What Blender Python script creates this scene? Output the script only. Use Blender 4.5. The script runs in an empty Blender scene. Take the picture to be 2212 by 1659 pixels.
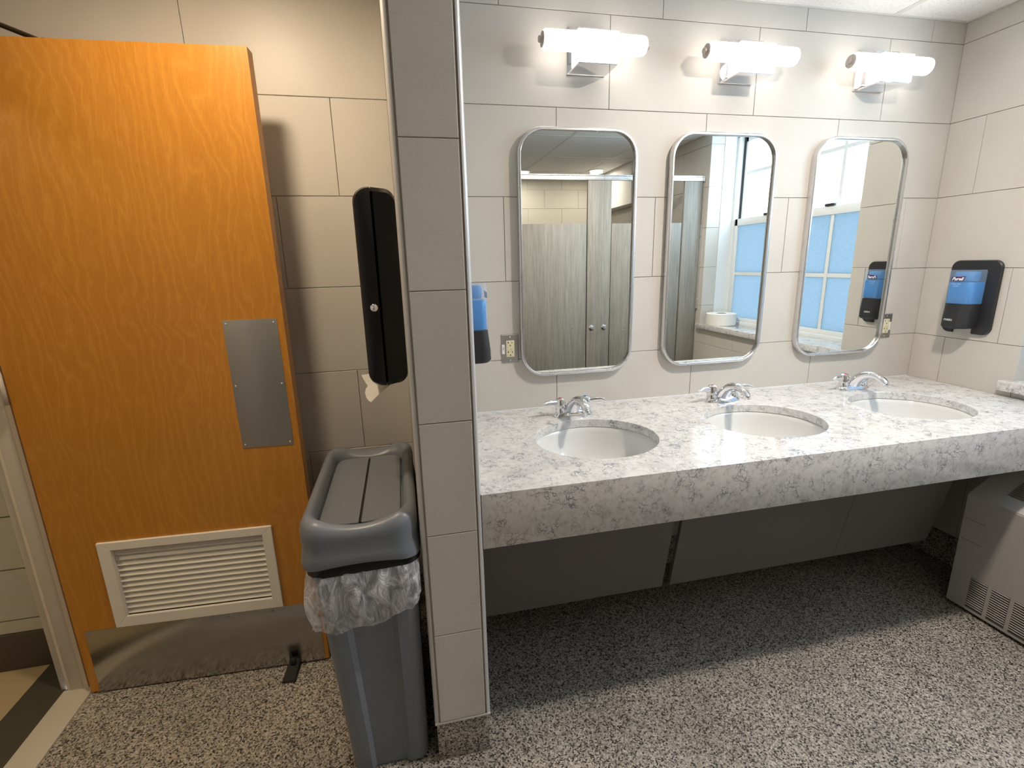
import bpy, bmesh, math, random
from math import sin, cos, pi, radians
from mathutils import Vector, Matrix

C = bpy.context.scene.collection
SC = bpy.context.scene
rnd = random.Random(7)

# ------------------------------------------------------------------ camera
cam_data = bpy.data.cameras.new('camera')
cam = bpy.data.objects.new('camera', cam_data)
C.objects.link(cam)
cam_data.sensor_width = 36.0
cam_data.lens = 17.2236
cam_data.clip_start = 0.005
_r = Vector((0.97573907, -0.21754061, -0.02468514))
_u = Vector((0.07524501, 0.22732544, 0.97090748))
_f = Vector((0.20560024, 0.94920979, -0.23817916))
M = Matrix((( _r.x, _u.x, -_f.x, -2.41324), (_r.y, _u.y, -_f.y, -1.88950), (_r.z, _u.z, -_f.z, 1.42093), (0, 0, 0, 1)))
cam.matrix_world = M
SC.camera = cam

# ------------------------------------------------------------------ world, exposure
SC.view_settings.view_transform = 'Standard'
SC.view_settings.look = 'None'
SC.view_settings.gamma = 1.0
SC.view_settings.exposure = 0.0
SC.view_settings.use_curve_mapping = False
world = bpy.data.worlds.new('overcast_sky')
SC.world = world
world.use_nodes = True
_bg = world.node_tree.nodes['Background']
_bg.inputs[0].default_value = (0.66, 0.80, 1.0, 1)
_bg.inputs[1].default_value = 12.0

SCONCE = 5.5          # strength of the wall light tubes
DOWN = 27.0           # watts of a ceiling downlight
ALCOVE = 12.8

# ------------------------------------------------------------------ node helpers
def new_mat(name):
    m = bpy.data.materials.new(name); m.use_nodes = True
    nt = m.node_tree
    return m, nt, nt.nodes['Principled BSDF'], nt.nodes['Material Output']

def simple(name, col, rough=0.5, metal=0.0, **kw):
    m, nt, b, o = new_mat(name)
    b.inputs['Base Color'].default_value = (*col, 1)
    b.inputs['Roughness'].default_value = rough
    b.inputs['Metallic'].default_value = metal
    for k, v in kw.items():
        b.inputs[k].default_value = v
    return m

def nd(nt, t, **kw):
    n = nt.nodes.new(t)
    for k, v in kw.items():
        if k.startswith('i_'):
            n.inputs[k[2:].replace('_', ' ')].default_value = v
        else:
            setattr(n, k, v)
    return n

def ramp(nt, fac, stops, interp='LINEAR'):
    r = nt.nodes.new('ShaderNodeValToRGB'); r.color_ramp.interpolation = interp
    e = r.color_ramp.elements
    e[0].position = stops[0][0]; e[0].color = (*stops[0][1], 1)
    e[1].position = stops[-1][0]; e[1].color = (*stops[-1][1], 1)
    for p, c in stops[1:-1]:
        x = e.new(p); x.color = (*c, 1)
    nt.links.new(fac, r.inputs[0])
    return r.outputs[0]

def coords(nt, kind='Object', scale=(1, 1, 1)):
    t = nt.nodes.new('ShaderNodeTexCoord'); mp = nt.nodes.new('ShaderNodeMapping')
    mp.inputs['Scale'].default_value = scale
    nt.links.new(t.outputs[kind], mp.inputs[0])
    return mp.outputs[0]

def wpos(nt, scale=(1, 1, 1)):
    g = nt.nodes.new('ShaderNodeNewGeometry'); mp = nt.nodes.new('ShaderNodeMapping')
    mp.inputs['Scale'].default_value = scale
    nt.links.new(g.outputs['Position'], mp.inputs[0])
    return mp.outputs[0]

def bump(nt, b, h, strength=0.1, dist=0.001):
    bp = nt.nodes.new('ShaderNodeBump'); bp.inputs['Strength'].default_value = strength
    bp.inputs['Distance'].default_value = dist
    nt.links.new(h, bp.inputs['Height']); nt.links.new(bp.outputs[0], b.inputs['Normal'])

def mix(nt, a, bcol, fac, blend='MIX'):
    m = nt.nodes.new('ShaderNodeMix'); m.data_type = 'RGBA'; m.blend_type = blend
    for i, v in ((0, fac), (6, a), (7, bcol)):
        if isinstance(v, (int, float)): m.inputs[i].default_value = v
        elif isinstance(v, tuple): m.inputs[i].default_value = (*v, 1)
        else: nt.links.new(v, m.inputs[i])
    return m.outputs[2]

def math_n(nt, op, a, b=0.0, clamp=False):
    m = nt.nodes.new('ShaderNodeMath'); m.operation = op; m.use_clamp = clamp
    for i, v in ((0, a), (1, b)):
        if isinstance(v, (int, float)): m.inputs[i].default_value = v
        else: nt.links.new(v, m.inputs[i])
    return m.outputs[0]

def noise(nt, vec, scale, detail=2.0, rough=0.5, dist=0.0):
    n = nt.nodes.new('ShaderNodeTexNoise'); n.inputs['Scale'].default_value = scale
    n.inputs['Detail'].default_value = detail; n.inputs['Roughness'].default_value = rough
    n.inputs['Distortion'].default_value = dist
    if vec: nt.links.new(vec, n.inputs['Vector'])
    return n

# ------------------------------------------------------------------ materials
def tile_material():
    m, nt, b, o = new_mat('porcelain_tile')
    p = wpos(nt)
    n1 = noise(nt, p, 3.0, 3); n2 = noise(nt, p, 420, 2)
    oi = nt.nodes.new('ShaderNodeObjectInfo')
    c = ramp(nt, n1.outputs[0], [(0.3, (0.565, 0.535, 0.49)), (0.7, (0.62, 0.59, 0.54))])
    c2 = ramp(nt, n2.outputs[0], [(0.3, (0.92, 0.92, 0.92)), (0.7, (1.05, 1.05, 1.05))])
    c = mix(nt, c, c2, 1.0, 'MULTIPLY')
    nt.links.new(c, b.inputs['Base Color'])
    b.inputs['Roughness'].default_value = 0.42
    bump(nt, b, n2.outputs[0], 0.15, 0.0006)
    return m
def quartz_material():
    m, nt, b, o = new_mat('veined_quartz')
    p = wpos(nt)
    # domain warp
    w = noise(nt, p, 22, 4, 0.6)
    wv = nt.nodes.new('ShaderNodeVectorMath'); wv.operation = 'SCALE'; wv.inputs[3].default_value = 0.09
    nt.links.new(w.outputs[1], wv.inputs[0])
    ad = nt.nodes.new('ShaderNodeVectorMath'); ad.operation = 'ADD'
    nt.links.new(p, ad.inputs[0]); nt.links.new(wv.outputs[0], ad.inputs[1])
    def vein(scale, width, seedoff):
        mp = nt.nodes.new('ShaderNodeMapping'); mp.inputs['Location'].default_value = (seedoff, seedoff * 2, seedoff * .5)
        nt.links.new(ad.outputs[0], mp.inputs[0])
        v = nt.nodes.new('ShaderNodeTexVoronoi'); v.feature = 'DISTANCE_TO_EDGE'; v.inputs['Scale'].default_value = scale
        nt.links.new(mp.outputs[0], v.inputs['Vector'])
        return ramp(nt, v.outputs['Distance'], [(0.0, (1, 1, 1)), (width, (0, 0, 0))])
    v1 = vein(24, 0.045, 0.0); v2 = vein(44, 0.07, 3.1)
    k1 = noise(nt, p, 13, 3); k2 = noise(nt, p, 26, 3)
    m1 = ramp(nt, k1.outputs[0], [(0.50, (0, 0, 0)), (0.64, (1, 1, 1))])
    m2 = ramp(nt, k2.outputs[0], [(0.47, (0, 0, 0)), (0.66, (1, 1, 1))])
    a = mix(nt, v1, m1, 1.0, 'MULTIPLY'); c = mix(nt, v2, m2, 1.0, 'MULTIPLY')
    veins = mix(nt, a, c, 1.0, 'LIGHTEN')
    n3 = noise(nt, p, 60, 4, 0.7); n4 = noise(nt, p, 14, 3)
    base = ramp(nt, n3.outputs[0], [(0.30, (0.44, 0.43, 0.435)), (0.44, (0.66, 0.65, 0.645)), (0.7, (0.77, 0.76, 0.75))])
    base = mix(nt, base, (0.52, 0.51, 0.505), ramp(nt, n4.outputs[0], [(0.55, (0, 0, 0)), (0.75, (.6, .6, .6))]))
    col = mix(nt, base, (0.10, 0.11, 0.16), math_n(nt, 'MULTIPLY', veins, 0.95))
    nt.links.new(col, b.inputs['Base Color'])
    b.inputs['Roughness'].default_value = 0.09
    b.inputs['Specular IOR Level'].default_value = 0.6
    return m
def floor_material():
    m, nt, b, o = new_mat('speckled_epoxy_floor')
    p = wpos(nt)
    v = nt.nodes.new('ShaderNodeTexVoronoi'); v.inputs['Scale'].default_value = 240; v.inputs['Randomness'].default_value = 1.0
    nt.links.new(p, v.inputs['Vector'])
    sep = nt.nodes.new('ShaderNodeSeparateColor'); nt.links.new(v.outputs['Color'], sep.inputs[0])
    c = ramp(nt, sep.outputs[0], [(0.0, (0.02, 0.018, 0.017)), (0.13, (0.10, 0.09, 0.078)), (0.27, (0.25, 0.225, 0.195)), (0.52, (0.40, 0.365, 0.32)), (0.88, (0.56, 0.525, 0.47))], 'CONSTANT')
    n = noise(nt, p, 3, 2)
    c = mix(nt, c, ramp(nt, n.outputs[0], [(0.3, (0.85, 0.85, 0.85)), (0.7, (1.1, 1.1, 1.1))]), 1.0, 'MULTIPLY')
    nt.links.new(c, b.inputs['Base Color'])
    b.inputs['Roughness'].default_value = 0.5
    bump(nt, b, sep.outputs[1], 0.25, 0.0006)
    return m
def wood_material():
    m, nt, b, o = new_mat('maple_veneer')
    p = coords(nt, 'Object', (1.0, 1.0, 0.30))
    w = noise(nt, p, 6, 3, 0.55, 1.0)
    wv = nt.nodes.new('ShaderNodeVectorMath'); wv.operation = 'SCALE'; wv.inputs[3].default_value = 0.22
    nt.links.new(w.outputs[1], wv.inputs[0])
    ad = nt.nodes.new('ShaderNodeVectorMath'); ad.operation = 'ADD'
    nt.links.new(p, ad.inputs[0]); nt.links.new(wv.outputs[0], ad.inputs[1])
    g = nt.nodes.new('ShaderNodeTexWave'); g.bands_direction = 'X'; g.inputs['Scale'].default_value = 10
    g.inputs['Distortion'].default_value = 4.0; g.inputs['Detail'].default_value = 3
    nt.links.new(ad.outputs[0], g.inputs['Vector'])
    fine = noise(nt, coords(nt, 'Object', (1, 1, 0.12)), 300, 3)
    c = ramp(nt, g.outputs[1], [(0.0, (0.475, 0.200, 0.021)), (0.5, (0.488, 0.208, 0.023)), (0.9, (0.505, 0.220, 0.027)), (1.0, (0.53, 0.238, 0.033))])
    c = mix(nt, c, ramp(nt, fine.outputs[0], [(0.3, (0.90, 0.88, 0.85)), (0.7, (1.06, 1.06, 1.06))]), 1.0, 'MULTIPLY')
    big = noise(nt, coords(nt, 'Object', (1, 1, .6)), 3.2, 3)
    c = mix(nt, c, ramp(nt, big.outputs[0], [(0.3, (0.95, 0.93, 0.90)), (0.7, (1.04, 1.03, 1.0))]), 1.0, 'MULTIPLY')
    nt.links.new(c, b.inputs['Base Color'])
    b.inputs['Roughness'].default_value = 0.38
    return m
def stall_material():
    m, nt, b, o = new_mat('grey_woodgrain_laminate')
    p = coords(nt, 'Object', (1, 1, 0.035))
    n = noise(nt, p, 160, 4, 0.6); n2 = noise(nt, p, 25, 2)
    c = ramp(nt, n.outputs[0], [(0.3, (0.205, 0.195, 0.172)), (0.7, (0.33, 0.315, 0.28))])
    c = mix(nt, c, ramp(nt, n2.outputs[0], [(0.3, (0.9, 0.9, 0.9)), (0.7, (1.08, 1.08, 1.08))]), 1.0, 'MULTIPLY')
    nt.links.new(c, b.inputs['Base Color']); b.inputs['Roughness'].default_value = 0.5
    return m
def brushed(name, col, rough, sc=(1, 1, 60), amp=0.08):
    m, nt, b, o = new_mat(name)
    n = noise(nt, coords(nt, 'Object', sc), 20, 3)
    b.inputs['Metallic'].default_value = 1.0
    b.inputs['Base Color'].default_value = (*col, 1)
    r = ramp(nt, n.outputs[0], [(0.3, (rough - amp,) * 3), (0.7, (rough + amp,) * 3)])
    nt.links.new(r, b.inputs['Roughness'])
    return m
def ceiling_material():
    m, nt, b, o = new_mat('fissured_ceiling_tile')
    p = wpos(nt); n = noise(nt, p, 160, 4, 0.7)
    c = ramp(nt, n.outputs[0], [(0.34, (0.62, 0.62, 0.61)), (0.44, (0.88, 0.875, 0.86))])
    nt.links.new(c, b.inputs['Base Color']); b.inputs['Roughness'].default_value = 0.9
    bump(nt, b, n.outputs[0], 0.4, 0.002)
    return m
def emission_mat(name, col, s):
    m = bpy.data.materials.new(name); m.use_nodes = True; nt = m.node_tree; nt.nodes.clear()
    e = nt.nodes.new('ShaderNodeEmission'); e.inputs[0].default_value = (*col, 1); e.inputs[1].default_value = s
    o = nt.nodes.new('ShaderNodeOutputMaterial'); nt.links.new(e.outputs[0], o.inputs[0])
    return m
def clear_pane():
    m = bpy.data.materials.new('clear_window_glass'); m.use_nodes = True; nt = m.node_tree; nt.nodes.clear()
    t = nt.nodes.new('ShaderNodeBsdfTransparent'); t.inputs[0].default_value = (0.95, 0.98, 0.97, 1)
    g = nt.nodes.new('ShaderNodeBsdfGlossy'); g.inputs['Roughness'].default_value = 0.02
    mx = nt.nodes.new('ShaderNodeMixShader'); mx.inputs[0].default_value = 0.07
    o = nt.nodes.new('ShaderNodeOutputMaterial')
    nt.links.new(t.outputs[0], mx.inputs[1]); nt.links.new(g.outputs[0], mx.inputs[2]); nt.links.new(mx.outputs[0], o.inputs[0])
    return m
def frosted_pane():
    m = bpy.data.materials.new('frosted_window_glass'); m.use_nodes = True; nt = m.node_tree; nt.nodes.clear()
    n = noise(nt, wpos(nt), 150, 3, 0.6)
    col = ramp(nt, n.outputs[0], [(0.35, (0.225, 0.265, 0.285)), (0.65, (0.27, 0.31, 0.325))])
    t = nt.nodes.new('ShaderNodeBsdfTranslucent'); nt.links.new(col, t.inputs[0])
    g = nt.nodes.new('ShaderNodeBsdfGlossy'); g.inputs['Roughness'].default_value = 0.15
    mx = nt.nodes.new('ShaderNodeMixShader'); mx.inputs[0].default_value = 0.06
    o = nt.nodes.new('ShaderNodeOutputMaterial')
    nt.links.new(t.outputs[0], mx.inputs[1]); nt.links.new(g.outputs[0], mx.inputs[2]); nt.links.new(mx.outputs[0], o.inputs[0])
    return m
def film_mat(name, col, alpha, rough, trans_w=0.5, bumpy=0.0):
    m = bpy.data.materials.new(name); m.use_nodes = True; nt = m.node_tree; nt.nodes.clear()
    t = nt.nodes.new('ShaderNodeBsdfTransparent')
    p = nt.nodes.new('ShaderNodeBsdfPrincipled'); p.inputs['Base Color'].default_value = (*col, 1); p.inputs['Roughness'].default_value = rough
    tl = nt.nodes.new('ShaderNodeBsdfTranslucent'); tl.inputs[0].default_value = (*col, 1)
    m1 = nt.nodes.new('ShaderNodeMixShader'); m1.inputs[0].default_value = trans_w
    nt.links.new(p.outputs[0], m1.inputs[1]); nt.links.new(tl.outputs[0], m1.inputs[2])
    m2 = nt.nodes.new('ShaderNodeMixShader'); m2.inputs[0].default_value = alpha
    if bumpy:
        n = noise(nt, coords(nt, 'Object', (1, 1, 0.45)), 26, 5, 0.65, 1.5)
        bp = nt.nodes.new('ShaderNodeBump'); bp.inputs['Strength'].default_value = bumpy; bp.inputs['Distance'].default_value = 0.02
        nt.links.new(n.outputs[0], bp.inputs['Height']); nt.links.new(bp.outputs[0], p.inputs['Normal'])
        a = ramp(nt, n.outputs[0], [(0.38, (alpha * .45,) * 3), (0.50, (alpha,) * 3), (0.60, (min(1, alpha * 1.8),) * 3)])
        nt.links.new(a, m2.inputs[0])
    nt.links.new(t.outputs[0], m2.inputs[1]); nt.links.new(m1.outputs[0], m2.inputs[2])
    o = nt.nodes.new('ShaderNodeOutputMaterial'); nt.links.new(m2.outputs[0], o.inputs[0])
    return m

TILE = tile_material(); QUARTZ = quartz_material(); FLOOR = floor_material(); WOOD = wood_material()
STALL = stall_material(); CEIL = ceiling_material()
GROUT = simple('tile_grout', (0.62, 0.54, 0.45), 0.9)
PAINT = simple('cream_wall_paint', (0.60, 0.57, 0.50), 0.7)
FRAMEP = simple('cream_frame_enamel', (0.56, 0.51, 0.44), 0.45)
WHITEP = simple('white_enamel', (0.80, 0.82, 0.82), 0.4)
ALU = brushed('satin_aluminium', (0.72, 0.72, 0.73), 0.30, (1, 1, 1), 0.04)
EDGE = simple('tile_edge_aluminium', (0.62, 0.62, 0.62), 0.35, 0.35)
CHROME = simple('chrome', (0.88, 0.88, 0.90), 0.05, 1.0)
STEEL = brushed('brushed_steel', (0.42, 0.41, 0.39), 0.42, (1, 1, 60))
KICK = brushed('mirror_brushed_steel', (0.40, 0.39, 0.36), 0.22, (60, 1, 1), 0.05)
MIRROR = simple('silvered_glass', (0.86, 0.885, 0.86), 0.0, 1.0)
CERAMIC = simple('white_vitreous_china', (0.72, 0.725, 0.72), 0.06, 0.0)
BLACKG = simple('glossy_black_plastic', (0.006, 0.006, 0.007), 0.13)
BLACKM = simple('matte_black_plastic', (0.022, 0.023, 0.026), 0.45)
RUBBER = simple('black_rubber', (0.012, 0.012, 0.012), 0.7)
BIN = simple('grey_moulded_plastic', (0.155, 0.172, 0.20), 0.36)
BIND = simple('dark_gap', (0.008, 0.008, 0.008), 0.8)
LAMI = simple('grey_brown_laminate', (0.15, 0.14, 0.135), 0.5)
HEAT = simple('grey_baked_enamel', (0.46, 0.445, 0.43), 0.42)
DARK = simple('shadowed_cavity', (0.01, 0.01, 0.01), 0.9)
GRILLE = simple('cream_louvre_enamel', (0.76, 0.72, 0.65), 0.45)
IVORY = simple('ivory_plastic', (0.72, 0.66, 0.45), 0.35)
PAPER = simple('white_tissue_paper', (0.85, 0.83, 0.80), 0.9)
LABELW = simple('white_label', (0.8, 0.8, 0.8), 0.6)
INK = simple('dark_ink', (0.02, 0.02, 0.03), 0.6)
NAVY = simple('navy_print', (0.03, 0.025, 0.16), 0.5)
RED = simple('red_print', (0.6, 0.02, 0.08), 0.5)
WHITEI = simple('white_print', (0.85, 0.85, 0.85), 0.5)
GREYI = simple('silver_print', (0.5, 0.5, 0.5), 0.5)
PALEI = simple('pale_blue_print', (0.35, 0.55, 0.85), 0.5)
TUBE = emission_mat('glowing_frosted_glass', (1.0, 0.93, 0.86), SCONCE)
COLLAR = emission_mat('glowing_collar_glass', (1.0, 0.93, 0.86), SCONCE * 0.45)
LENS = emission_mat('glowing_lens', (1.0, 0.90, 0.78), 6.0)
LENSW = emission_mat('glowing_warm_lens', (1.0, 0.70, 0.36), 6.0)
CAPM = simple('satin_nickel', (0.55, 0.50, 0.46), 0.45, 0.4); CLEAR = clear_pane(); FROST = frosted_pane()
BAG = film_mat('thin_white_poly_film', (0.86, 0.86, 0.90), 0.6, 0.25, 0.25, 0.9)
SHELL = film_mat('clear_dispenser_plastic', (0.55, 0.75, 0.95), 0.22, 0.08, 0.3)
SOAP = simple('blue_soap', (0.02, 0.33, 0.90), 0.08)
SOAP.node_tree.nodes['Principled BSDF'].inputs['Transmission Weight'].default_value = 0.35
SOAPCLEAR = film_mat('tinted_bottle_plastic', (0.14, 0.45, 0.88), 0.78, 0.1, 0.4)
HALLT = simple('tan_hall_tile', (0.42, 0.33, 0.20), 0.4)
HALLD = simple('dark_hall_tile', (0.06, 0.055, 0.04), 0.4)
HALLB = simple('dark_brown_base', (0.075, 0.06, 0.045), 0.5)
THRESH = simple('pale_stone_threshold', (0.60, 0.55, 0.47), 0.5)
BLOCK = simple('painted_block', (0.52, 0.50, 0.43), 0.6)
TBAR = simple('white_ceiling_grid', (0.72, 0.71, 0.68), 0.5)
SOFFIT = simple('white_gypsum', (0.8, 0.79, 0.76), 0.8)

# ------------------------------------------------------------------ mesh helpers
def link_bm(name, bm, mat, parent=None, smooth=False, loc=None, rot=None):
    me = bpy.data.meshes.new(name)
    bmesh.ops.recalc_face_normals(bm, faces=bm.faces)
    bm.to_mesh(me); bm.free()
    me.materials.append(mat)
    if smooth:
        for p in me.polygons: p.use_smooth = True
    o = bpy.data.objects.new(name, me); C.objects.link(o)
    if parent: o.parent = parent
    if loc: o.location = loc
    if rot: o.rotation_euler = rot
    return o
def autosmooth(o, ang=35):
    me = o.data
    for p in me.polygons: p.use_smooth = True
    bm = bmesh.new(); bm.from_mesh(me)
    for e in bm.edges:
        if len(e.link_faces) == 2 and e.calc_face_angle(0) > radians(ang): e.smooth = False
    bm.to_mesh(me); bm.free()
    return o
def add_box(bm, x0, x1, y0, y1, z0, z1, bev=0.0, seg=2):
    r = bmesh.ops.create_cube(bm, size=1.0)
    vs = r['verts']
    for v in vs:
        v.co.x = x0 if v.co.x < 0 else x1
        v.co.y = y0 if v.co.y < 0 else y1
        v.co.z = z0 if v.co.z < 0 else z1
    if bev:
        es = set(e for v in vs for e in v.link_edges)
        bmesh.ops.bevel(bm, geom=list(es), offset=bev, segments=seg, profile=0.5, affect='EDGES')
def box(name, x0, x1, y0, y1, z0, z1, mat, parent=None, bev=0.0, seg=2):
    bm = bmesh.new(); add_box(bm, min(x0, x1), max(x0, x1), min(y0, y1), max(y0, y1), min(z0, z1), max(z0, z1), bev, seg)
    o = link_bm(name, bm, mat, parent)
    return autosmooth(o) if bev else o
def loft(bm, rings, cap0=True, cap1=True, closed=True):
    vr = [[bm.verts.new(p) for p in r] for r in rings]
    n = len(rings[0])
    for a, b in zip(vr[:-1], vr[1:]):
        for i in range(n if closed else n - 1):
            j = (i + 1) % n
            bm.faces.new((a[i], a[j], b[j], b[i]))
    if cap0: bm.faces.new(vr[0][::-1])
    if cap1: bm.faces.new(vr[-1])
    return vr
def lathe(bm, prof, seg=24, M=None):
    """prof: (r, z) list"""
    rings = []
    for r, z in prof:
        ring = [Vector((max(r, 1e-5) * cos(2 * pi * i / seg), max(r, 1e-5) * sin(2 * pi * i / seg), z)) for i in range(seg)]
        if M: ring = [M @ v for v in ring]
        rings.append(ring)
    loft(bm, rings, True, True)
def frame_along(d):
    d = d.normalized(); up = Vector((0, 0, 1)) if abs(d.z) < 0.95 else Vector((0, 1, 0))
    a = d.cross(up).normalized(); b = a.cross(d).normalized()
    return a, b
def tube(bm, pts, radii, seg=16, flat=1.0, caps=True):
    pts = [Vector(p) for p in pts]
    if isinstance(radii, (int, float)): radii = [radii] * len(pts)
    rings = []
    for i, p in enumerate(pts):
        d = (pts[min(i + 1, len(pts) - 1)] - pts[max(i - 1, 0)])
        a, b = frame_along(d)
        r = radii[i]; rx, ry = (r if isinstance(r, tuple) else (r, r * flat))
        rings.append([p + a * rx * cos(2 * pi * k / seg) + b * ry * sin(2 * pi * k / seg) for k in range(seg)])
    loft(bm, rings, caps, caps)
def bez(p, n=12):
    """catmull-rom through points"""
    p = [Vector(q) for q in p]; out = []
    for i in range(len(p) - 1):
        a = p[max(i - 1, 0)]; b = p[i]; c = p[i + 1]; d = p[min(i + 2, len(p) - 1)]
        for k in range(n):
            t = k / n
            out.append(0.5 * ((2 * b) + (c - a) * t + (2 * a - 5 * b + 4 * c - d) * t * t + (-a + 3 * b - 3 * c + d) * t ** 3))
    out.append(p[-1]); return out
def rrect(w, h, r, seg=8):
    """rounded rect outline in 2D, centred, ccw"""
    pts = []
    for cx, cy, a0 in ((w / 2 - r, h / 2 - r, 0), (-w / 2 + r, h / 2 - r, 90), (-w / 2 + r, -h / 2 + r, 180), (w / 2 - r, -h / 2 + r, 270)):
        for i in range(seg + 1):
            a = radians(a0 + 90 * i / seg)
            pts.append((cx + r * cos(a), cy + r * sin(a)))
    return pts
def empty(name, loc=(0, 0, 0), rz=0.0):
    o = bpy.data.objects.new(name, None); C.objects.link(o)
    o.location = loc; o.rotation_euler = (0, 0, rz); o.empty_display_size = 0.1
    return o
def tag(o, label=None, cat=None, group=None, kind=None):
    if label: o['label'] = label
    if cat: o['category'] = cat
    if group: o['group'] = group
    if kind: o['kind'] = kind
    return o
def copy_tree(o, parent=None):
    c = o.copy(); C.objects.link(c)
    if parent: c.parent = parent
    for ch in list(o.children): copy_tree(ch, c)
    return c
def text_mesh(name, body, size, mat, parent, M, shear=0.0, bold=0.0, sx=1.0, extrude=0.0004):
    cu = bpy.data.curves.new(name, 'FONT'); cu.body = body; cu.size = size; cu.align_x = 'CENTER'; cu.align_y = 'CENTER'
    cu.shear = shear; cu.offset = bold; cu.extrude = extrude; cu.resolution_u = 3
    t = bpy.data.objects.new(name + '_curve', cu); C.objects.link(t)
    bpy.context.view_layer.update()
    dg = bpy.context.evaluated_depsgraph_get()
    me = bpy.data.meshes.new_from_object(t.evaluated_get(dg))
    bpy.data.objects.remove(t); bpy.data.curves.remove(cu)
    for v in me.vertices:
        v.co = M @ Vector((v.co.x * sx, v.co.y, v.co.z))
    me.name = name; me.materials.clear(); me.materials.append(mat)
    o = bpy.data.objects.new(name, me); C.objects.link(o); o.parent = parent
    return o
def prism(bm, poly, z0, z1, M=None):
    a = [Vector((x, y, z0)) for x, y in poly]; b = [Vector((x, y, z1)) for x, y in poly]
    if M: a = [M @ v for v in a]; b = [M @ v for v in b]
    loft(bm, [a, b])

# ------------------------------------------------------------------ tiled walls
U = 0.308
def zrow(k): return (k + 5.4) * U
JG = 0.0009      # half joint
_tile_cache = {}
def tile_mesh(w, h):
    key = (round(w, 4), round(h, 4))
    if key in _tile_cache: return _tile_cache[key]
    t, c = 0.006, 0.0012
    bm = bmesh.new()
    r0 = [(0, 0), (w, 0), (w, h), (0, h)]
    r1 = [(c, c), (w - c, c), (w - c, h - c), (c, h - c)]
    loft(bm, [[Vector((x, 0, z)) for x, z in r0], [Vector((x, -(t - c), z)) for x, z in r0], [Vector((x, -t, z)) for x, z in r1]])
    bmesh.ops.recalc_face_normals(bm, faces=bm.faces)
    me = bpy.data.meshes.new('tile'); bm.to_mesh(me); bm.free(); me.materials.append(TILE)
    _tile_cache[key] = me
    return me
def lay_tiles(parent, origin, rz, regions, joint0, rows, width=2 * U, zmin=0.14):
    """tiles on a vertical plane: u along local x, outward local -y. regions = (u0,u1,z0,z1). joint0(k) -> a joint position of row k"""
    R = Matrix.Translation(Vector(origin)) @ Matrix.Rotation(rz, 4, 'Z')
    for k in rows:
        z0, z1 = zrow(k), zrow(k + 1)
        if k == -5: z0 = zmin
        a = joint0(k)
        for (u0, u1, r0, r1) in regions:
            n0 = math.floor((u0 - a) / width) ; n1 = math.ceil((u1 - a) / width)
            for n in range(n0, n1):
                ua, ub = max(u0, a + n * width), min(u1, a + (n + 1) * width)
                za, zb = max(z0, r0), min(z1, r1)
                if ub - ua < 0.012 or zb - za < 0.012: continue
                o = bpy.data.objects.new('tile', tile_mesh(ub - ua - 2 * JG, zb - za - 2 * JG)); C.objects.link(o)
                o.parent = parent
                o.matrix_local = R @ Matrix.Translation(Vector((ua + JG, -0.0008, za + JG)))
def struct(o): o['kind'] = 'structure'; return o

HC = 2.36
T = 0.0068     # tile face stands this far from the backing
XL = -3.59     # left wall
PX0, PX1, PY = -2.412, -2.252, -0.73   # wing wall
YF = -3.9
# floor / ceiling slab
bm = bmesh.new(); add_box(bm, -3.60, 0.0, YF, 0.10, -0.12, 0.0)
struct(link_bm('floor', bm, FLOOR))
ceil = struct(box('ceiling', -3.70, 0.30, YF - .1, 0.12, HC + 0.012, HC + 0.10, SOFFIT))
# back wall (behind the vanity)
wb = struct(box('wall_back', -3.70, 0.12, T, 0.12, 0.0, HC + .01, GROUT))
lay_tiles(wb, (0, T, 0), 0, [(PX1, 0.005, 0.14, HC)], lambda k: (-5.22 + 0.667 * (k - 1)) * U, range(-5, 3))
lay_tiles(wb, (0, T, 0), 0, [(XL, PX0, 0.14, HC)], lambda k: (-7.77 + 0.667 * (k - 1)) * U, range(-5, 3))
# right wall with the deep window recess
WY0, WY1, WZ0 = -0.432, -1.807, 0.866
wr = struct(empty('wall_right'))
def piece(x0, x1, y0, y1, z0, z1): box('wall_core', x0, x1, y0, y1, z0, z1, GROUT, wr)
piece(T, .30, 0.0, WY0 + T, 0, HC + .01); piece(T, .30, WY1 - T, YF, 0, HC + .01); piece(T, .30, WY0 + T, WY1 - T, 0, WZ0 - .001)
# rotate -90deg: local x -> -Y, outward local -y -> -X
lay_tiles(wr, (T, 0, 0), -pi / 2, [(0, -WY0, 0.14, HC), (-WY0, -WY1, 0.14, WZ0), (-WY1, -YF, 0.14, HC)],
          lambda k: 0.143 + 0.41 * (-k), range(-5, 3))
# recess jambs: far jamb faces +Y (local -y -> +Y : rotate 180), near jamb faces -Y
lay_tiles(wr, (0, WY1 - T, 0), pi, [(-0.115, -0.0006, 0.9, HC)], lambda k: -5.0, range(-3, 3), width=20)
lay_tiles(wr, (0, WY0 + T, 0), 0, [(0.0006, 0.115, 0.9, HC)], lambda k: -5.0, range(-3, 3), width=20)
# left wall with the doorway
DY0, DY1, DH = -0.165, -1.01, 2.035
wl = struct(empty('wall_left'))
def piece2(x0, x1, y0, y1, z0, z1): box('wall_core', x0, x1, y0, y1, z0, z1, GROUT, wl)
piece2(-3.66, XL - T, 0.0, DY0, 0, HC + .01); piece2(-3.66, XL - T, DY1, YF, 0, HC + .01); piece2(-3.66, XL - T, DY0, DY1, DH, HC + .01)
lay_tiles(wl, (XL - T, 0, 0), pi / 2, [(YF, DY1 - .05, 0.14, HC), (DY1 - .05, DY0 + .05, DH + .05, HC), (DY0 + .05, 0, 0.14, HC)], lambda k: 0.1 + 0.205 * k, range(-5, 3))
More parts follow.
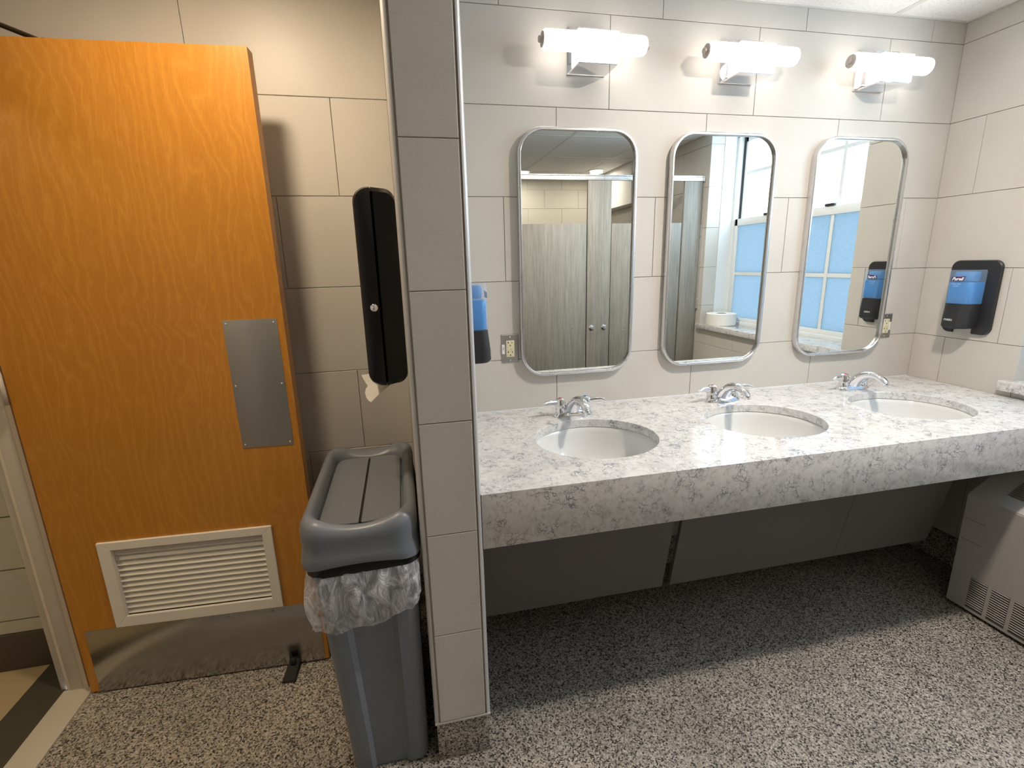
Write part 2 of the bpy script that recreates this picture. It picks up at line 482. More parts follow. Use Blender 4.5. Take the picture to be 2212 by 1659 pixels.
# far wall: painted block
wf = struct(box('wall_front', -3.66, 0.30, YF - 0.1, YF - 0.005, 0, HC + .01, GROUT))
_bb = []
for k in range(12):
    off = 0.2 if k % 2 else 0.0
    x = -3.6 - off
    while x < 0:
        xa, xb = max(x, -3.6), min(x + 0.41, 0)
        if xb - xa > .03:
            b = box('block', xa + .002, xb - .002, YF - .01, YF, k * .203 + .002, min(HC, (k + 1) * .203 - .002), BLOCK, wf)
        x += 0.41
# wing wall
wm = struct(box('wall_middle', PX0 + T, PX1 - T, PY + T, T, 0.0, HC + .01, GROUT))
pj = [0.145, 0.436, 0.740, 1.045, 1.365, 1.689, 2.010, 2.33, HC]
for za, zb in zip(pj[:-1], pj[1:]):
    o = bpy.data.objects.new('tile', tile_mesh(PX1 - PX0 - .030, zb - za - 2 * JG)); C.objects.link(o); o.parent = wm
    o.location = (PX0 + .015, PY + T - .001, za + JG)
lay_tiles(wm, (PX0 + T, 0, 0), -pi / 2, [(0, -PY - .012, 0.145, HC)], lambda k: 0.1 + 0.205 * k, range(-5, 3))
lay_tiles(wm, (PX1 - T, 0, 0), pi / 2, [(PY + .012, 0, 0.145, HC)], lambda k: 0.1 + 0.205 * k, range(-5, 3))
# aluminium edge strips
def strip(cx, side):
    bm = bmesh.new()
    poly = []
    r = 0.011
    # rounded outside corner profile
    for i in range(7):
        a = radians(180 + 90 * i / 6) if side < 0 else radians(270 + 90 * i / 6)
        poly.append((r * cos(a), r * sin(a)))
    poly += [(-side * r * 0.1 + (0 if side < 0 else 0), 0.0)]
    prism(bm, poly, 0.140, HC, Matrix.Translation((cx, PY + r, 0)))
    o = link_bm('trim', bm, EDGE); return autosmooth(o, 50)
s1 = strip(PX0 + .011 - .001, -1); s1.name = 'trim_1'; struct(s1)
s2 = strip(PX1 - .011 + .001, 1); s2.name = 'trim_2'; struct(s2)
struct(box('trim_3', PX0 - .001, PX1 + .001, PY - .0006, PY + .014, 0.137, 0.1445, EDGE, bev=.0015))
# epoxy cove base of the same speckled material
struct(box('baseboard_middle', PX0 + .004, PX1 - .004, PY + .006, -0.002, 0.0, 0.139, FLOOR, bev=.004))
struct(box('baseboard_back', PX1, -.006, -.004, T, 0.0, 0.139, FLOOR))
struct(box('baseboard_back_left', XL, PX0, -.004, T, 0.0, 0.139, FLOOR))
struct(box('baseboard_right', -.005, T, -.002, YF, 0.0, 0.139, FLOOR))
struct(box('baseboard_left', XL - T, XL + .005, DY1 - .06, YF, 0.0, 0.139, FLOOR))

# ceiling panels and grid (parts of the ceiling)
PW, PL = 0.668, 0.74
xs = [0.0, -0.38] + [-0.38 - PW * i for i in range(1, 5)] + [XL]
xs = [x for x in xs if x >= XL]
ys = [0.0, -0.57] + [-0.57 - PL * i for i in range(1, 5)] + [YF]
for a, b in zip(xs[:-1], xs[1:]):
    for c, d in zip(ys[:-1], ys[1:]):
        box('ceiling_tile', b + .011, a - .011, d + .011, c - .011, HC + .001, HC + .011, CEIL, ceil)
for x in xs: box('ceiling_grid_bar', x - .012, x + .012, YF, 0.0, HC - .0008, HC + .012, TBAR, ceil)
for y in ys: box('ceiling_grid_bar', XL, 0.0, y - .012, y + .012, HC - .0012, HC + .012, TBAR, ceil)
# recess ceiling over the window
box('recess_lining', 0.0, 0.26, WY1, WY0, HC - .002, HC + .02, SOFFIT, ceil)

# ------------------------------------------------------------------ hall beyond the doorway
struct(box('floor_hall', -5.4, -3.672, -2.4, 0.2, -0.12, -0.008, HALLT))
for i in range(3):
    for j in range(6):
        if j == 5 and i: pass
        x0 = -3.81 - i * .5; y0 = 0.0 - j * .5
        box('floor_tile', x0 - .498, x0, y0 - .498, y0, -.008, 0.0, HALLT, bpy.data.objects['floor_hall'])
for j in range(6):
    box('floor_tile', -3.809, -3.676, -j * .5 - .498, -j * .5, -.008, 0.0, HALLD, bpy.data.objects['floor_hall'])
wh = struct(box('wall_hall_right', -5.4, -3.66, 0.016, 0.1, 0, 2.6, GROUT))
for k in range(12):
    x = -5.4 + (0.2 if k % 2 else 0)
    while x < -3.70:
        xb = min(x + .41, -3.66)
        if xb - x > .03 and (k + 1) * .203 > .152: box('block', x + .003, xb - .003, 0.006, .017, max(.152, k * .203 + .003), (k + 1) * .203 - .003, BLOCK, wh)
        x += .41
struct(box('baseboard_hall', -5.4, -3.675, -0.002, 0.016, 0, 0.150, HALLB, bev=.003))
struct(box('wall_hall_left', -5.4, -3.66, -2.5, -2.4, 0, 2.6, BLOCK))
struct(box('wall_hall_end', -5.5, -5.4, -2.5, 0.1, 0, 2.6, BLOCK))
struct(box('wall_hall_near', -3.70, -3.66, -2.5, DY1 - .06, 0, 2.6, BLOCK))
struct(box('ceiling_hall', -5.5, -3.66, -2.5, 0.1, 2.6, 2.7, SOFFIT))
struct(box('wall_hall_top', -3.70, -3.66, DY1 - .06, DY0 + .06, DH + .06, 2.6, BLOCK))
struct(box('wall_hall_side', -3.70, -3.66, DY0 + .06, 0.1, 0, 2.6, BLOCK))
struct(box('trim_4', -3.675, -3.578, DY1 + .02, DY0 + .004, -0.01, 0.006, THRESH, bev=.003))

# steel door frame
fr = struct(empty('door_1'))
def jamb(y0, y1, sgn):
    bm = bmesh.new()
    # profile in x,y : hall-side casing, soffit with stop, room-side rabbet
    add_box(bm, -3.690, -3.575, min(y0, y1), max(y0, y1), 0.0, DH + .04, 0.002)
    o = link_bm('frame_jamb', bm, FRAMEP, fr); autosmooth(o)
    y = y0 if sgn > 0 else y1
    return o
jamb(-0.150, -0.105, 1); jamb(DY1, DY1 - .05, -1)
box('frame_stop', -3.652, -3.610, -0.166, -0.150, 0, DH, FRAMEP, fr, .002)
box('frame_stop', -3.652, -3.610, DY1, DY1 + .016, 0, DH, FRAMEP, fr, .002)
box('frame_head', -3.690, -3.575, DY1, -0.105, DH, DH + .05, FRAMEP, fr, .002)

# ------------------------------------------------------------------ entrance door leaf (open, lying along the back wall)
A = Vector((-3.572, -0.195, 0)); Bq = Vector((-2.780, -0.2345, 0))
ang = math.atan2((Bq - A).y, (Bq - A).x); DW = (Bq - A).length
door = empty('door_leaf', (Bq.x, Bq.y, 0), ang)      # local x from -DW to 0, front face y=0, back y=.045
tag(door, 'orange maple veneer door standing open in front of the tiled wall', 'door')
ZB, ZT = 0.008, 2.022
bm = bmesh.new()
# slab with a real opening behind the louvre
gx0, gx1, gz0, gz1 = -.624, -.160, .296, .545
for (a, b_, c, d) in ((-DW, gx0, ZB, ZT), (gx1, 0, ZB, ZT), (gx0, gx1, ZB, gz0), (gx0, gx1, gz1, ZT)):
    add_box(bm, a, b_, 0.0, 0.045, c, d)
bmesh.ops.remove_doubles(bm, verts=bm.verts, dist=1e-5)
link_bm('slab', bm, WOOD, door)
pp = box('push_plate', -.178, -.020, -.0016, 0.0, .857, 1.274, STEEL, door, .0004)
for x, z in ((-.168, 1.262), (-.030, 1.262), (-.168, 1.066), (-.030, 1.066), (-.168, .869), (-.030, .869)):
    bm = bmesh.new(); lathe(bm, [(0.0, .0022), (.0028, .0018), (.0042, 0.0)], 12, Matrix.Translation((x, -.0016, z)) @ Matrix.Rotation(pi / 2, 4, 'X'))
    link_bm('screw', bm, CHROME, pp, True)
kp = box('kick_plate', -.765, -.014, -.0016, 0.0, .0075, .252, KICK, door, .0004)
for i in range(6):
    for z in (.028, .240):
        bm = bmesh.new(); lathe(bm, [(0.0, .0018), (.0022, .0014), (.0034, 0.0)], 10, Matrix.Translation((-.752 + i * .1458, -.0016, z)) @ Matrix.Rotation(pi / 2, 4, 'X'))
        link_bm('screw', bm, STEEL, kp, True)
# louvre grille frame with mitred corners
gr = empty('louvre_grille'); gr.parent = door
ox0, ox1, oz0, oz1 = -.662, -.128, .257, .574
def mitre(name, o1, o2, i1, i2):
    bm = bmesh.new()
    back = [Vector((p[0], 0, p[1])) for p in (o1, o2, i2, i1)]
    front_o = .006; 
    fr_ = [Vector((p[0], -.010, p[1])) for p in (o1, o2, i2, i1)]
    loft(bm, [back, fr_])
    bmesh.ops.bevel(bm, geom=[e for e in bm.edges], offset=.0012, segments=1, affect='EDGES')
    link_bm(name, bm, GRILLE, gr)
O = [(ox0, oz0), (ox1, oz0), (ox1, oz1), (ox0, oz1)]; I = [(gx0, gz0), (gx1, gz0), (gx1, gz1), (gx0, gz1)]
for i in range(4): mitre('frame_rail', O[i], O[(i + 1) % 4], I[i], I[(i + 1) % 4])
box('frame_liner', gx0 - .001, gx0 + .002, -.004, .045, gz0, gz1, GRILLE, gr)
box('frame_liner', gx1 - .002, gx1 + .001, -.004, .045, gz0, gz1, GRILLE, gr)
ns = 12; pitch = (gz1 - gz0 - .006) / ns
sm = None
for i in range(ns):
    z = gz1 - .004 - pitch * (i + .5)
    if sm is None:
        bm = bmesh.new()
        # inverted V blade
        pr_ = [(-.0005, -.0085), (-.0005, -.0100), (.013, .0085), (.027, -.0100), (.027, -.0085), (.013, .0100)]
        loft(bm, [[Vector((gx0 + .002, y, zz)) for y, zz in pr_], [Vector((gx1 - .002, y, zz)) for y, zz in pr_]])
        o = link_bm('slat', bm, GRILLE, gr, loc=(0, 0.003, z)); sm = o
    else:
        o = sm.copy(); C.objects.link(o); o.location = (0, 0.003, z)
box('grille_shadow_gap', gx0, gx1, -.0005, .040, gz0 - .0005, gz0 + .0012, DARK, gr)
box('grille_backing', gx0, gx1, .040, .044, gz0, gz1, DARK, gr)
# hinges on the frame side
for z in (1.05, 1.80):
    bm = bmesh.new(); lathe(bm, [(0, 0), (.006, 0.001), (.006, .099), (0, .1)], 12, Matrix.Translation((-DW - .008, -.004, z)))
    link_bm('hinge', bm, FRAMEP, door, True)

# floor stop under the door's free end
st = empty('door_stop', (-2.903, -0.272, 0), radians(-6)); tag(st, 'small black rubber door stop under the wooden door', 'door stop')
bm = bmesh.new()
pf = [(-.024, -.042), (.024, -.042), (.020, .055), (-.020, .055)]
loft(bm, [[Vector((x, y, .001)) for x, y in pf], [Vector((x * .92, y, .008 if y < 0 else .030)) for x, y in pf]])
bmesh.ops.bevel(bm, geom=list(bm.edges), offset=.002, segments=2, affect='EDGES')
autosmooth(link_bm('wedge', bm, RUBBER, st))
bm = bmesh.new(); add_box(bm, -.010, .010, .015, .028, .018, .045, .002); autosmooth(link_bm('lug', bm, RUBBER, st))

# overhead closer: arm from the frame head to the door back
cl = empty('door_closer', (-3.408, -0.10, 2.06)); tag(cl, 'dark bronze closer arm above the wooden door', 'door closer')
BRONZE = simple('dark_bronze', (0.10, 0.075, 0.05), 0.45, 0.5)
bm = bmesh.new(); tube(bm, [(-.12, -.30, .030), (-.02, -.04, .022), (.045, .075, .015)], (.011), 8, .5)
autosmooth(link_bm('arm', bm, BRONZE, cl))
bm = bmesh.new(); lathe(bm, [(0, -.012), (.014, -.012), (.014, .024), (0, .024)], 14, Matrix.Translation((.045, .075, 0)))
autosmooth(link_bm('pivot', bm, BRONZE, cl))
bm = bmesh.new(); add_box(bm, -.05, .20, -.020, .085, -.104, -.012, .004); 
o = link_bm('closer_body', bm, BRONZE, cl); autosmooth(o); o.location = (0.0, 0.0, 0)
o.location = (0.02, .0, -.0)
# ------------------------------------------------------------------ vanity
CZ, CY = 0.8374, -0.7263
vt = empty('vanity_counter', (-1.126, -0.36, 0)); vt.location = (0, 0, 0)
tag(vt, 'long white veined quartz vanity counter with deep front apron', 'counter')
sinks = [(-1.7988, -.3966), (-1.136, -.3955), (-.4728, -.399)]
SA, SB = .2115, .1945
cells = [PX1 + .001, -1.4674, -.8044, -.0015]
bm = bmesh.new()
CYB = -.0015
NSEG = 64
def rect_pt(cx, cy, a, x0, x1, y0, y1):
    dx, dy = cos(a), sin(a); t = 1e9
    if dx > 1e-9: t = min(t, (x1 - cx) / dx)
    if dx < -1e-9: t = min(t, (x0 - cx) / dx)
    if dy > 1e-9: t = min(t, (y1 - cy) / dy)
    if dy < -1e-9: t = min(t, (y0 - cy) / dy)
    return (cx + dx * t, cy + dy * t)
for (cx, cy), x0, x1 in zip(sinks, cells[:-1], cells[1:]):
    angs = [2 * pi * i / NSEG for i in range(NSEG)]
    for px, py in ((x0, CY), (x1, CY), (x1, CYB), (x0, CYB)):
        angs.append(math.atan2(py - cy, px - cx) % (2 * pi))
    angs = sorted(set(round(a, 6) for a in angs))
    n = len(angs)
    ro, ri = [], []
    for a in angs:
        ro.append(rect_pt(cx, cy, a, x0, x1, CY, CYB))
        t = 1 / math.sqrt((cos(a) / SA) ** 2 + (sin(a) / SB) ** 2)
        ri.append((cx + cos(a) * t, cy + sin(a) * t))
    e = .0015
    rings = [[Vector((x, y, CZ - .03)) for x, y in ro], [Vector((x, y, CZ)) for x, y in ro]]
    def inner(off, z): return [Vector((x + (x - cx) / math.hypot(x - cx, y - cy) * off, y + (y - cy) / math.hypot(x - cx, y - cy) * off, z)) for x, y in ri]
    rr = [rings[1], inner(e, CZ), inner(0, CZ - e), inner(0, CZ - .03), rings[0]]
    vr = [[bm.verts.new(p) for p in r] for r in rr[:4]]
    vr.append([bm.verts.new(p) for p in rr[4]])
    for q in range(4):
        for i in range(n):
            j = (i + 1) % n
            bm.faces.new((vr[q][i], vr[q][j], vr[q + 1][j], vr[q + 1][i]))
    for i in range(n):       # front outer edge closed by apron
        pass
bmesh.ops.remove_doubles(bm, verts=bm.verts, dist=2e-5)
link_bm('countertop', bm, QUARTZ, vt)
box('apron', PX1 + .001, -.0015, CY, CY + .022, .6786, CZ - .0002, QUARTZ, vt, .0012)
# support ledger and steel bracket behind apron
box('ledger', PX1 + .001, -.0015, -.045, -.006, .74, CZ - .031, LAMI, vt)
# sealant bead along the wall
box('sealant', PX1 + .001, -.0015, -.0045, -.0012, CZ - .001, CZ + .003, WHITEP, vt)

def make_sink(cx, cy, label):
    s = empty('sink', (cx, cy, CZ - .031)); tag(s, label, 'sink', 'undermount sinks in the counter')
    bm = bmesh.new(); n = 64; prof = [(1.10, 0), (1.02, -.0005), (1.005, -.002), (.99, -.02), (.955, -.055), (.88, -.095), (.74, -.125), (.5, -.143), (.22, -.150), (.10, -.152)]
    rings = [[Vector((SA * f * cos(2 * pi * i / n), SB * f * sin(2 * pi * i / n), z)) for i in range(n)] for f, z in prof]
    outer = [[Vector((SA * f * cos(2 * pi * i / n), SB * f * sin(2 * pi * i / n), z)) for i in range(n)] for f, z in ((.10, -.165), (.55, -.158), (.85, -.125), (1.03, -.06), (1.10, -.015))]
    loft(bm, rings + outer, False, False)
    link_bm('basin', bm, CERAMIC, s, True)
    bm = bmesh.new(); lathe(bm, [(0, -.150), (.016, -.1505), (.020, -.149), (.0225, -.151), (.0225, -.17), (0, -.17)], 24)
    link_bm('drain', bm, CHROME, s, True)
    return s
make_sink(*sinks[0], 'white oval sink nearest the tiled wing wall, left of the three')
make_sink(*sinks[1], 'white oval sink in the middle of the counter')
make_sink(*sinks[2], 'white oval sink at the far right end near the window wall')

# faucet prototype
def make_faucet():
    f = empty('faucet')
    bm = bmesh.new()
    # oval base, domed
    rings = []
    for k, (w, d, z) in enumerate([(.081, .027, 0), (.081, .027, .003), (.078, .0255, .008), (.070, .022, .016), (.060, .0185, .022), (.045, .014, .025)]):
        ring = []
        for i in range(48):
            a = 2 * pi * i / 48
            x = math.copysign(abs(cos(a)) ** .65, cos(a)) * w; y = math.copysign(abs(sin(a)) ** .9, sin(a)) * d
            ring.append(Vector((x, y, z)))
        rings.append(ring)
    loft(bm, rings)
    link_bm('base', bm, CHROME, f, True)
    # spout
    bm = bmesh.new()
    path = bez([(0, .002, .0155), (0, -.012, .040), (0, -.046, .070), (0, -.088, .082), (0, -.128, .074), (0, -.152, .058)], 8)
    n = len(path); rad = []
    for i in range(n):
        t = i / (n - 1)
        rad.append((.027 * (1 - t) ** 1.9 + .0145, .0145 * (1 - t) ** 1.4 + .0105))
    tube(bm, path, rad, 20)
    link_bm('spout', bm, CHROME, f, True)
    bm = bmesh.new(); lathe(bm, [(0, 0), (.0105, 0), (.0115, .002), (.0115, .014), (0, .014)], 20, Matrix.Translation((0, -.153, .046)) @ Matrix.Rotation(radians(-12), 4, 'X'))
    autosmooth(link_bm('aerator', bm, CHROME, f))
    for s in (-1, 1):
        bm = bmesh.new()
        lathe(bm, [(0, .016), (.021, .018), (.0195, .030), (.0175, .033), (.0175, .035), (.0215, .037), (.0200, .062), (.0180, .069), (.012, .0725), (0, .073)], 24, Matrix.Translation((s * .051, 0, 0)))
        h = link_bm('handle', bm, CHROME, f); autosmooth(h, 40)
        bm = bmesh.new()
        pth = bez([(s * .058, -.002, .054), (s * .078, -.006, .058), (s * .105, -.014, .061), (s * .122, -.020, .058)], 5)
        tube(bm, pth, [(.0100 - .002 * i / (len(pth) - 1), .0110 - .0045 * i / (len(pth) - 1)) for i in range(len(pth))], 12)
        autosmooth(link_bm('lever', bm, CHROME, h), 50)
        bm = bmesh.new(); lathe(bm, [(0, .072), (.006, .0723), (.006, .0742), (0, .0746)], 16, Matrix.Translation((s * .051, 0, 0)))
        link_bm('index_button', bm, RED if s < 0 else SOAP, h, True)
    return f
f0 = make_faucet()
fl = ['chrome two-handle faucet behind the sink nearest the wing wall', 'chrome two-handle faucet behind the middle sink', 'chrome two-handle faucet behind the far right sink']
for i, x in enumerate((-1.792, -1.130, -.470)):
    o = f0 if i == 0 else copy_tree(f0)
    o.location = (x, -.137, CZ + .0004); tag(o, fl[i], 'faucet', 'faucets on the vanity counter')

# tilted access panels beneath the counter
def panel(x0, x1, label):
    o_ = empty('access_panel', (0, 0, 0))
    bm = bmesh.new()
    y1, z1, y0, z0 = -.503, .635, -.423, .219
    d = Vector((0, y1 - y0, z1 - z0)).normalized(); nrm = Vector((0, -d.z, d.y))
    a = [Vector((x0, y0, z0)), Vector((x1, y0, z0)), Vector((x1, y1, z1)), Vector((x0, y1, z1))]
    b = [v - nrm * .016 for v in a]
    loft(bm, [a, b]); 
    bmesh.ops.bevel(bm, geom=list(bm.edges), offset=.0008, segments=1, affect='EDGES')
    o = link_bm('panel_board', bm, LAMI, o_)
    box('cleat', (x0 + x1) / 2 - .02, (x0 + x1) / 2 + .02, -.495, -.02, .585, .615, LAMI, o_)
    tag(o_, label, 'panel', 'tilted access panels under the counter')
panel(PX1 + .001, -1.5335, 'grey access panel under the counter next to the wing wall')
panel(-1.502, -.764, 'long grey access panel under the middle of the counter')
panel(-.7625, -.285, 'grey access panel under the counter beside the wall heater')

# ------------------------------------------------------------------ mirrors
def make_mirror(label):
    m = empty('wall_mirror'); tag(m, label, 'mirror', 'rounded mirrors over the sinks')
    W, H, R = .472, .925, .098
    FW = .011; D = .030
    def ring(w, h, r, y): return [Vector((x, y, z)) for x, z in rrect(w, h, r, 12)]
    bm = bmesh.new()
    rings = [ring(W, H, R, -.001), ring(W, H, R, -D + .004), ring(W - .003, H - .003, R - .0015, -D + .001), ring(W - .007, H - .007, R - .0035, -D),
             ring(W - 2 * FW + .003, H - 2 * FW + .003, R - FW, -D), ring(W - 2 * FW, H - 2 * FW, R - FW, -D + .002), ring(W - 2 * FW, H - 2 * FW, R - FW, -D + .012), ring(W - 2 * FW, H - 2 * FW, R - FW, -.001)]
    vr = loft(bm, rings, False, False)
    n = len(vr[0])
    for i in range(n): j = (i + 1) % n; bm.faces.new((vr[-1][i], vr[-1][j], vr[0][j], vr[0][i]))
    autosmooth(link_bm('frame', bm, ALU, m), 40)
    bm = bmesh.new()
    loft(bm, [ring(W - 2 * FW - .0005, H - 2 * FW - .0005, R - FW, -.010), ring(W - 2 * FW - .0005, H - 2 * FW - .0005, R - FW, -.018)])
    link_bm('mirror_glass', bm, MIRROR, m)
    return m
ml = ['rounded metal-framed mirror nearest the wing wall, reflecting stall doors', 'rounded metal-framed mirror over the middle sink, reflecting a paper roll on a sill', 'rounded metal-framed mirror nearest the window wall, reflecting the soap dispenser']
for i, x in enumerate((-1.7315, -1.118, -.461)):
    o = make_mirror(ml[i]) if i == 0 else copy_tree(m0)
    if i == 0: m0 = o
    o.location = (x, 0, 1.4385); o['label'] = ml[i]

# ------------------------------------------------------------------ wall sconces
def make_sconce():
    s = empty('wall_sconce')
    bm = bmesh.new()
    def rq(w, h, y): return [Vector((a, y, b)) for a, b in ((-w / 2, -h / 2), (w / 2, -h / 2), (w / 2, h / 2), (-w / 2, h / 2))]
    loft(bm, [rq(.146, .150, -.0008), rq(.146, .150, -.008), rq(.118, .122, -.024)])
    link_bm('back_plate', bm, CHROME, s)
    bm = bmesh.new(); add_box(bm, -.058, .058, -.075, -.024, -.058, .050, .002); autosmooth(link_bm('arm', bm, CHROME, s))
    bm = bmesh.new(); 
    c = Matrix.Translation((0, -.092, -.003)) @ Matrix.Rotation(pi / 2, 4, 'Y')
    prof = [(.020, -.186), (.026, -.1855), (.030, -.181), (.0312, -.172), (.0312, .172), (.030, .181), (.026, .1855), (.020, .186)]
    lathe(bm, prof, 32, c); link_bm('glass_tube', bm, TUBE, s, True)
    for q in (-1, 1):
        bm = bmesh.new(); lathe(bm, [(0, q * .1865), (.024, q * .1865), (.024, q * .189), (.011, q * .190), (.011, q * .199), (.009, q * .201), (0, q * .201)], 24, c)
        autosmooth(link_bm('end_cap', bm, CAPM, s), 30)
    bm = bmesh.new(); add_box(bm, -.073, .073, -.128, -.056, -.073, .024, .002)
    autosmooth(link_bm('glass_collar', bm, COLLAR, s))
    box('collar_bracket', -.070, .070, -.122, -.024, -.078, -.0735, CHROME, s)
    return s
sl = ['lit tube wall light above the mirror nearest the wing wall', 'lit tube wall light above the middle mirror', 'lit tube wall light above the mirror nearest the window wall']
for i, x in enumerate((-1.7025, -1.087, -.463)):
    if i == 0: s0 = make_sconce(); o = s0
    else: o = copy_tree(s0)
    o.location = (x, 0, 2.152); tag(o, sl[i], 'wall light', 'tube lights over the mirrors')

# ------------------------------------------------------------------ outlets
def make_outlet(flip):
    s = empty('outlet')
    bm = bmesh.new()
    def rq(w, h, y): return [Vector((a, y, b)) for a, b in ((-w / 2, -h / 2), (w / 2, -h / 2), (w / 2, h / 2), (-w / 2, h / 2))]
    loft(bm, [rq(.070, .115, -.0006), rq(.070, .115, -.002), rq(.062, .107, -.0055)])
    link_bm('cover_plate', bm, STEEL, s)
    r = box('receptacle', -.0165, .0165, -.0080, -.004, -.033, .033, IVORY, s, .001)
    for zc in (.019, -.019):
        box('slot', -.0090, -.0070, -.0084, -.0078, zc + .002, zc + .010, DARK, r)
        box('slot', -.0115, -.0065, -.0084, -.0078, zc + .005, zc + .007, DARK, r)
        box('slot', .0060, .0080, -.0084, -.0078, zc + .002, zc + .009, DARK, r)
        bm = bmesh.new(); lathe(bm, [(0, 0), (.0024, 0), (.0024, .0006), (0, .0006)], 12, Matrix.Translation((0, -.0078, zc - .006)) @ Matrix.Rotation(pi / 2, 4, 'X'))
        link_bm('slot', bm, DARK, r)
    box('test_button', -.012, -.002, -.0092, -.008, -.004, .004, IVORY, r, .0004)
    box('reset_button', .000, .010, -.0092, -.008, -.004, .004, IVORY, r, .0004)
    for z in (.047, -.047):
        bm = bmesh.new(); lathe(bm, [(0, .0015), (.002, .0012), (.0032, 0)], 12, Matrix.Translation((0, -.0055, z)) @ Matrix.Rotation(pi / 2, 4, 'X'))
        link_bm('screw', bm, CHROME, s, True)
    L = box('label_sticker', -.028 * flip - .0055, -.028 * flip + .0055, -.0062, -.0054, -.020, .018, LABELW, s)
    return s
o = make_outlet(1); o.location = (-2.0085, 0, 1.093); tag(o, 'steel-plated ivory outlet between the wing wall and left mirror', 'outlet')
for c_ in list(o.children):
    if c_.name.startswith('label_sticker'):
        text_mesh('sticker_text', 'PNL 2', .007, INK, c_, Matrix.Translation((-.028, -.0064, -.001)) @ Matrix.Rotation(pi / 2, 4, 'X') @ Matrix.Rotation(-pi / 2, 4, 'Z'), sx=.9, extrude=.0001)
o = make_outlet(-.8); o.location = (-.184, 0, 1.091); tag(o, 'steel-plated ivory outlet partly behind the right mirror', 'outlet')

# ------------------------------------------------------------------ soap dispensers
def make_soap(label):
    s = empty('soap_dispenser'); tag(s, label, 'soap dispenser')
    # local: x width, -y outward, z up, origin at wall, z=0 dispenser bottom
    Rx = Matrix.Rotation(pi / 2, 4, 'X')    # 2D (x, z) -> extrude toward -y
    bm = bmesh.new()
    pts = [(x, z + .155) for x, z in rrect(.195, .312, .032, 8)]
    pts = pts[:27] + [(-.050, -.001), (-.050, .050), (.030, .050), (.030, -.001)] + pts[27:]
    loft(bm, [[Vector((x, -.001, z)) for x, z in pts], [Vector((x, -.010, z)) for x, z in pts], [Vector((x * .965, -.014, (z - .155) * .98 + .155)) for x, z in pts]])
    autosmooth(link_bm('back_plate', bm, BLACKM, s))
    # lower housing
    bm = bmesh.new()
    rings = []
    for z, w, d in ((.026, .094, .094), (.034, .098, .101), (.07, .100, .099), (.128, .102, .093)):
        ring = []
        for x, y in rrect(w, 2 * d, .030, 6):
            if y > 0: continue
            ring.append(Vector((x, y, z)))
        ring.sort(key=lambda v: v.x) if False else None
        ring = [Vector((-w / 2, -.012, z))] + ring + [Vector((w / 2, -.012, z))]
        rings.append(ring)
    loft(bm, rings)
    hb = link_bm('housing', bm, BLACKM, s); autosmooth(hb, 30)
    box('nozzle', -.018, .014, -.080, -.045, .022, .034, BLACKM, s, .002)
    text_mesh('housing_text', 'PURELL', .0105, GREYI, hb, Matrix.Translation((-.010, -.1004, .062)) @ Rx, shear=.35, bold=.0006, extrude=.0002)
    # liquid and clear bottle
    def solid(z0, z1, w, d, r, name, mat, par, cuty=-.016):
        bm = bmesh.new(); rings = []
        for z, k in ((z0, .97), (z0 + .004, 1.0), (z1 - .006, 1.0), (z1, .95)):
            ring = [Vector((x * k, y * k if y < 0 else y, z)) for x, y in rrect(w, 2 * d, r, 6) if y <= 0]
            ring = [Vector((-w / 2 * k, cuty, z))] + ring + [Vector((w / 2 * k, cuty, z))]
            rings.append(ring)
        loft(bm, rings); o = link_bm(name, bm, mat, par); return autosmooth(o, 40)
    sh = solid(.129, .272, .101, .0925, .022, 'bottle', SHELL, s)
    solid(.131, .222, .097, .0885, .020, 'soap_liquid', SOAP, sh)
    solid(.226, .264, .074, .078, .016, 'bottle_neck', SOAPCLEAR, sh, -.03)
    # label print
    lg = bmesh.new(); prism(lg, [(-.030, -.0105), (.024, -.0105), (.031, .0125), (.020, .0115), (-.026, .0085)], 0, .0004, Matrix.Translation((-.004, -.0927, .236)) @ Rx @ Matrix.Scale(.92, 4))
    lo = link_bm('logo_panel', lg, NAVY, sh)
    text_mesh('logo_text', 'Purell', .0185, WHITEI, sh, Matrix.Translation((-.006, -.0933, .235)) @ Rx, shear=.35, bold=.0006, extrude=.0002)
    lg = bmesh.new(); prism(lg, [(-.004, .0075), (.006, .0118), (.018, .0116), (.012, .0080)], 0, .0004, Matrix.Translation((-.004, -.0933, .236)) @ Rx @ Matrix.Scale(.92, 4))
    link_bm('logo_swoosh', lg, RED, sh)
    text_mesh('print_line', 'HEALTHY', .0085, PALEI, sh, Matrix.Translation((-.008, -.0929, .2135)) @ Rx, extrude=.0001)
    text_mesh('print_line', 'SOAP', .0085, PALEI, sh, Matrix.Translation((-.008, -.0929, .2045)) @ Rx, extrude=.0001)
    return s
so = make_soap('black and blue soap dispenser on the tiled wall beside the window')
so.location = (-.0008, -.222, 1.076); so.rotation_euler = (0, 0, -pi / 2)
sc = copy_tree(so); sc.location = (PX1 + .0008, -.350, 1.094); sc.rotation_euler = (0, 0, pi / 2)
sc['label'] = 'black and blue soap dispenser half hidden behind the wing wall'

# ------------------------------------------------------------------ paper towel dispenser on the wing wall
td = empty('paper_towel_dispenser', (PX0 - .0008, -.385, 1.105)); tag(td, 'glossy black paper towel dispenser on the left side of the wing wall', 'dispenser')
